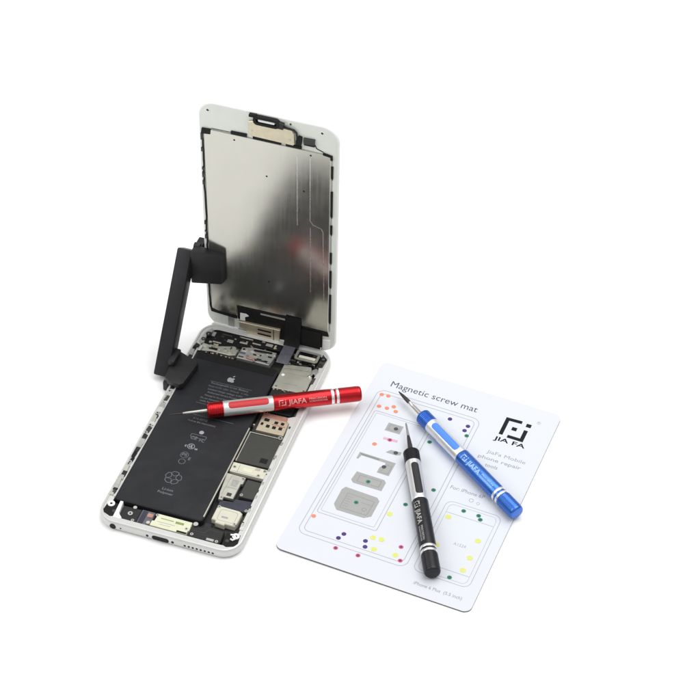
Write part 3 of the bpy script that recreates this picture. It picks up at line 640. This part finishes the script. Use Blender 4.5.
mb.sheet([(1.72, 5.30), (3.52, 5.25), (3.72, 5.05), (3.72, 3.90), (3.40, 3.66), (1.90, 3.62), (1.62, 3.95), (1.60, 5.05)], ZP, 'pgrey')
for P in ([(1.98, 3.85), (3.45, 3.88), (3.5, 4.9), (2.0, 4.95)], [(2.1, 5.9), (3.3, 5.95), (3.3, 6.38), (2.1, 6.38)], [(2.95, 7.0), (3.4, 7.0), (3.4, 7.6), (3.15, 7.6)], [(2.2, 10.1), (2.75, 10.1), (2.75, 10.48), (2.2, 10.46)]):
    mb.stroke(P, .025, ZP+.001, 'pgrey2', True)
for k in range(5): mb.stroke([(2.05, 4.05+k*.17), (2.35, 4.05+k*.17)], .02, ZP+.002, 'pgrey2')
mb.stroke([(2.9, 4.6), (3.4, 4.6)], .02, ZP+.002, 'pgrey2'); mb.ring(3.2, 4.2, .10, .12, ZP, ZP+.002, 'pgrey2')
mb.build('part_pictures', paper)
DOTS = dict(orange=[(.90, 12.42), (1.27, 12.46), (1.10, 11.52), (1.55, 11.55), (1.85, 11.80), (2.08, 11.50), (1.94, 8.77), (1.0, 2.75)],
 purple=[(4.98, 12.17), (6.06, 12.05), (6.00, 11.67), (2.89, 2.25), (2.74, 1.89), (4.07, 2.26), (4.20, 1.89)],
 dark=[(2.58, 10.28), (3.22, 8.62), (3.02, 7.42)],
 green=[(6.24, 11.35), (4.58, 10.1), (6.0, 6.94), (5.03, 5.4), (2.66, 6.10), (2.64, 4.5), (7.94, 6.20), (8.76, 6.20), (8.93, 5.98), (8.81, 1.74)],
 pink=[(2.58, 9.38), (2.87, 1.21), (4.09, 1.21), (5.87, 2.62), (6.16, 1.76)],
 yellow=[(4.52, 4.46), (4.34, 2.63), (4.78, 2.68), (4.66, 1.93), (5.80, 2.0), (7.36, 5.50), (7.46, 3.5), (9.3, 4.58), (9.31, 3.34), (9.26, 2.45)])
mb = MB(MXF)
for k, L_ in DOTS.items():
    for x, y in L_:
        mb.disc(x, y, .125 if k != 'yellow' else .155, ZP+.003, 'dark' if k == 'dark' else 'dot_'+k, 0, 16)
        if k in ('orange', 'pink', 'green'): mb.disc(x, y, .065, ZP+.005, 'dark' if k != 'orange' else 'dot_orange', 0, 10)
mb.build('coloured_dots', paper)

# ================================================================== SCREWDRIVERS
def driver(label, p_head, p_tail, zax, pitch, col, inlay, etch, roll, shaft_style, txt_roll):
    """local frame: x runs from the tip's side to the tail, axis at local z = R; head of the handle at x = 0"""
    R0 = .43
    d = Vector((p_tail[0]-p_head[0], p_tail[1]-p_head[1])); ang = math.atan2(d.y, d.x)
    root = empty('screwdriver', (p_head[0], p_head[1], zax), label, 'screwdriver', 'precision screwdrivers', rot=(0, 0, 0))
    root.rotation_euler = (0, pitch, ang)
    def lathe(prof, m, n=72, knurl=None):
        mb = MB(); V = []; F = []
        for k, (x, r) in enumerate(prof):
            for i in range(n):
                a = 2*pi*i/n; rr_ = r+(knurl(k, i, x) if knurl else 0); V.append((x, rr_*math.cos(a), rr_*math.sin(a)))
        for k in range(len(prof)-1):
            for i in range(n): F.append([k*n+i, (k+1)*n+i, (k+1)*n+(i+1) % n, k*n+(i+1) % n])
        F += [list(range(n)), [(len(prof)-1)*n+i for i in range(n)][::-1]]
        F = [f[::-1] for f in F]
        mb.add(V, F, m); return mb
    # knurled collar
    prof = [(.0, .30), (.03, .36), (.06, .395)]
    x = .10
    while x < .80: prof += [(x, .43), (x+.05, .43), (x+.065, .405), (x+.085, .405)]; x += .10
    prof += [(.84, .425), (.87, .40)]
    lathe(prof, col, 72, lambda k, i, x: (-.006 if (i % 4 == 0) and .1 < x < .82 else 0)).build('collar', root, smooth=50)
    prof = [(.86, .38), (.88, .415), (1.0, .418), (3.45, .418), (3.55, .412), (3.60, .39)]
    grip = lathe(prof, 'silver').build('grip', root, smooth=40)
    for k in range(3):      # coloured inlays let into the grip
        a0 = roll+k*2*pi/3; mb = MB(); NX, NY = 26, 8; V = []; F = []
        for i in range(NX+1):
            x = 1.10+2.28*i/NX; e = min(x-1.10, 3.38-x); hw = .24*math.sqrt(max(0, 1-(1-min(1, e/.22))**2)) if e < .22 else .24
            hw = max(hw, .02)
            for j in range(NY+1):
                t_ = (j/NY*2-1)*hw/R0; edge = (j in (0, NY)) or i in (0, NX)
                r = .412 if edge else .426
                V.append((x, r*math.cos(a0+t_), r*math.sin(a0+t_)))
        for i in range(NX):
            for j in range(NY): F.append([i*(NY+1)+j, (i+1)*(NY+1)+j, (i+1)*(NY+1)+j+1, i*(NY+1)+j+1][::-1])
        mb.add(V, F, inlay); mb.build('grip_inlay', grip, smooth=50)
    barrel = lathe([(3.58, .40), (3.61, .425), (3.66, .432), (6.68, .432), (6.73, .42)], col).build('barrel', root, smooth=40)
    # etched text wrapped round the barrel
    V, F = [], []
    mbt = MB()
    def wrap(tx, x0, x1, hgt, y0, bold):
        me = bpy.data.meshes.new('tmp'); v2, f2 = text2d(tx, bold)
        lo = min(v[0] for v in v2); w = max(v[0] for v in v2)-lo
        me.from_pydata([(x0+(v[0]-lo)/w*(x1-x0), y0+v[1]/.7*hgt, 0) for v in v2], [], f2)
        bm = bmesh.new(); bm.from_mesh(me)
        for q in range(-8, 9):
            bmesh.ops.bisect_plane(bm, geom=bm.verts[:]+bm.edges[:]+bm.faces[:], plane_co=(0, q*.05, 0), plane_no=(0, 1, 0))
        bm.verts.index_update()
        mbt.add([(v.co.x, .4345*math.cos(txt_roll-v.co.y/R0), .4345*math.sin(txt_roll-v.co.y/R0)) for v in bm.verts], [[v.index for v in f.verts] for f in bm.faces], etch)
        bm.free(); bpy.data.meshes.remove(me)
    # small square emblem
    def quad(x0, y0, x1, y1):
        n = 3; V = []; F = []
        for j in range(n+1):
            y = y0+(y1-y0)*j/n
            for x in (x0, x1): V.append((x, .4345*math.cos(txt_roll-y/R0), .4345*math.sin(txt_roll-y/R0)))
        for j in range(n): F.append([2*j, 2*j+1, 2*j+3, 2*j+2])
        mbt.add(V, F, etch)
    quad(3.84, -.16, 3.90, .16); quad(3.90, .10, 4.10, .16); quad(3.98, -.16, 4.18, -.10); quad(4.18, -.16, 4.24, .06); quad(4.01, -.03, 4.08, .03); quad(4.18, .11, 4.24, .16)
    wrap("JIAFA", 4.36, 5.36, .26, -.13, .02); wrap("PRECISION", 5.50, 6.45, .10, .01, .01); wrap("SCREWDRIVER", 5.50, 6.50, .09, -.13, .01)
    mbt.build('etched_text', barrel)
    lathe([(6.72, .40), (6.73, .428), (6.75, .436), (6.86, .436), (6.88, .428), (6.885, .405)], 'white_ring').build('ring', root, smooth=40)
    lathe([(6.87, .408), (7.02, .408)], col).build('neck', root, smooth=40)
    lathe([(7.0, .405), (7.01, .428), (7.03, .436), (7.13, .436), (7.15, .428), (7.16, .40)], 'white_ring').build('ring', root, smooth=40)
    prof = [(7.14, .40), (7.17, .415)]
    x = 7.22
    while x < 8.22: prof += [(x, .430), (x+.03, .430), (x+.04, .420), (x+.055, .420)]; x += .0667
    prof += [(8.25, .425), (8.33, .40), (8.38, .36), (8.40, .30), (8.40, .05)]
    lathe(prof, col, 96, lambda k, i, x: (-.005 if i % 6 == 0 and 7.2 < x < 8.24 else 0)).build('spin_cap', root, smooth=60)
    # shaft
    if shaft_style == 'blue':
        segs = [('shaft', [(.02, .13), (-.30, .115), (-.75, .10), (-1.15, .09), (-1.16, .10)], 'shaft'), ('bit_tip', [(-1.15, .10), (-1.30, .115), (-1.75, .09), (-2.15, .03)], 'shaftd')]
    elif shaft_style == 'red':
        segs = [('shaft', [(.02, .12), (-.6, .10), (-1.1, .085), (-1.30, .06)], 'shaft'), ('bit_tip', [(-1.29, .045), (-1.7, .035), (-2.05, .02)], 'shaftd')]
    else:
        segs = [('shaft', [(.02, .15), (-.35, .135), (-.9, .10), (-1.15, .075)], 'shaftd'), ('bit_tip', [(-1.14, .075), (-1.5, .06), (-2.0, .05), (-2.10, .035)], 'shaft')]
    for nm, pr, m in segs: lathe([(x, r) for x, r in pr][::-1], m, 20).build(nm, root, smooth=50)
    return root
driver('red screwdriver resting across the phone battery', (2.88, 8.62), (10.33, 12.72), 1.06, math.radians(-.3)*0+.006, 'red', 'redin', 'etch_r', math.radians(112), 'red', math.radians(140))
driver('blue screwdriver lying on the upper right of the printed mat', (13.72, 12.60), (20.31, 7.45), .55, .0, 'blue', 'bluein', 'etch_b', math.radians(104), 'blue', math.radians(116))
driver('black screwdriver lying on the middle of the printed mat', (13.93, 9.82), (17.32, 2.16), .55, .0, 'blk', 'blkin', 'etch_k', math.radians(88), 'black', math.radians(124))

# ================================================================== camera, light, world
cam = bpy.data.cameras.new('camera'); co = bpy.data.objects.new('camera', cam); COL.objects.link(co); sc.camera = co
yaw, pit, rol = math.radians(16.37057952), math.radians(43.26190507), math.radians(2.15520879)
cy_, sy_, cp, sp = math.cos(yaw), math.sin(yaw), math.cos(pit), math.sin(pit)
f = Vector((-sy_*cp, cy_*cp, -sp)); r = Vector((cy_, sy_, 0)); u = r.cross(f)
r2 = r*math.cos(rol)+u*math.sin(rol); u2 = -r*math.sin(rol)+u*math.cos(rol)
m = Matrix((r2, u2, -f)).transposed().to_4x4(); m.translation = Vector((30.1382, -57.4957, 72.8277))*S
co.matrix_world = m
cam.sensor_width = 36; cam.lens = 36*1890.344/700; cam.clip_start = .05; cam.clip_end = 50

w = bpy.data.worlds.new('World'); sc.world = w; w.use_nodes = True; nt = w.node_tree
bg = nt.nodes['Background']; tc = nt.nodes.new('ShaderNodeTexCoord'); sx = nt.nodes.new('ShaderNodeSeparateXYZ'); rp = nt.nodes.new('ShaderNodeValToRGB')
nt.links.new(tc.outputs['Generated'], sx.inputs[0]); nt.links.new(sx.outputs['Z'], rp.inputs[0]); nt.links.new(rp.outputs[0], bg.inputs['Color'])
rp.color_ramp.elements[0].position = 0; rp.color_ramp.elements[0].color = (.22, .22, .23, 1); e_ = rp.color_ramp.elements.new(.5); e_.color = (.62, .62, .63, 1)
rp.color_ramp.elements[1].position = 1; rp.color_ramp.elements[1].color = (1, 1, 1, 1)
bg.inputs['Strength'].default_value = .98
def area(name, loc, tgt, size, power, col=(1, 1, 1)):
    l = bpy.data.lights.new(name, 'AREA'); l.shape = 'DISK'; l.size = size; l.energy = power; l.color = col
    o = bpy.data.objects.new(name, l); COL.objects.link(o); o.location = Vector(loc)*S
    o.rotation_euler = (Vector(tgt)-Vector(loc)).to_track_quat('-Z', 'Y').to_euler(); return o
area('overhead_softbox', (30, 35, 95), (9, 8, 0), .95, 6.6, (1, .99, .975))
area('side_softbox', (-55, -20, 70), (9, 8, 0), .6, 2.6)
sc.view_settings.view_transform = 'Standard'; sc.view_settings.look = 'None'; sc.view_settings.exposure = 0; sc.view_settings.gamma = 1
sc.render.engine = 'CYCLES'
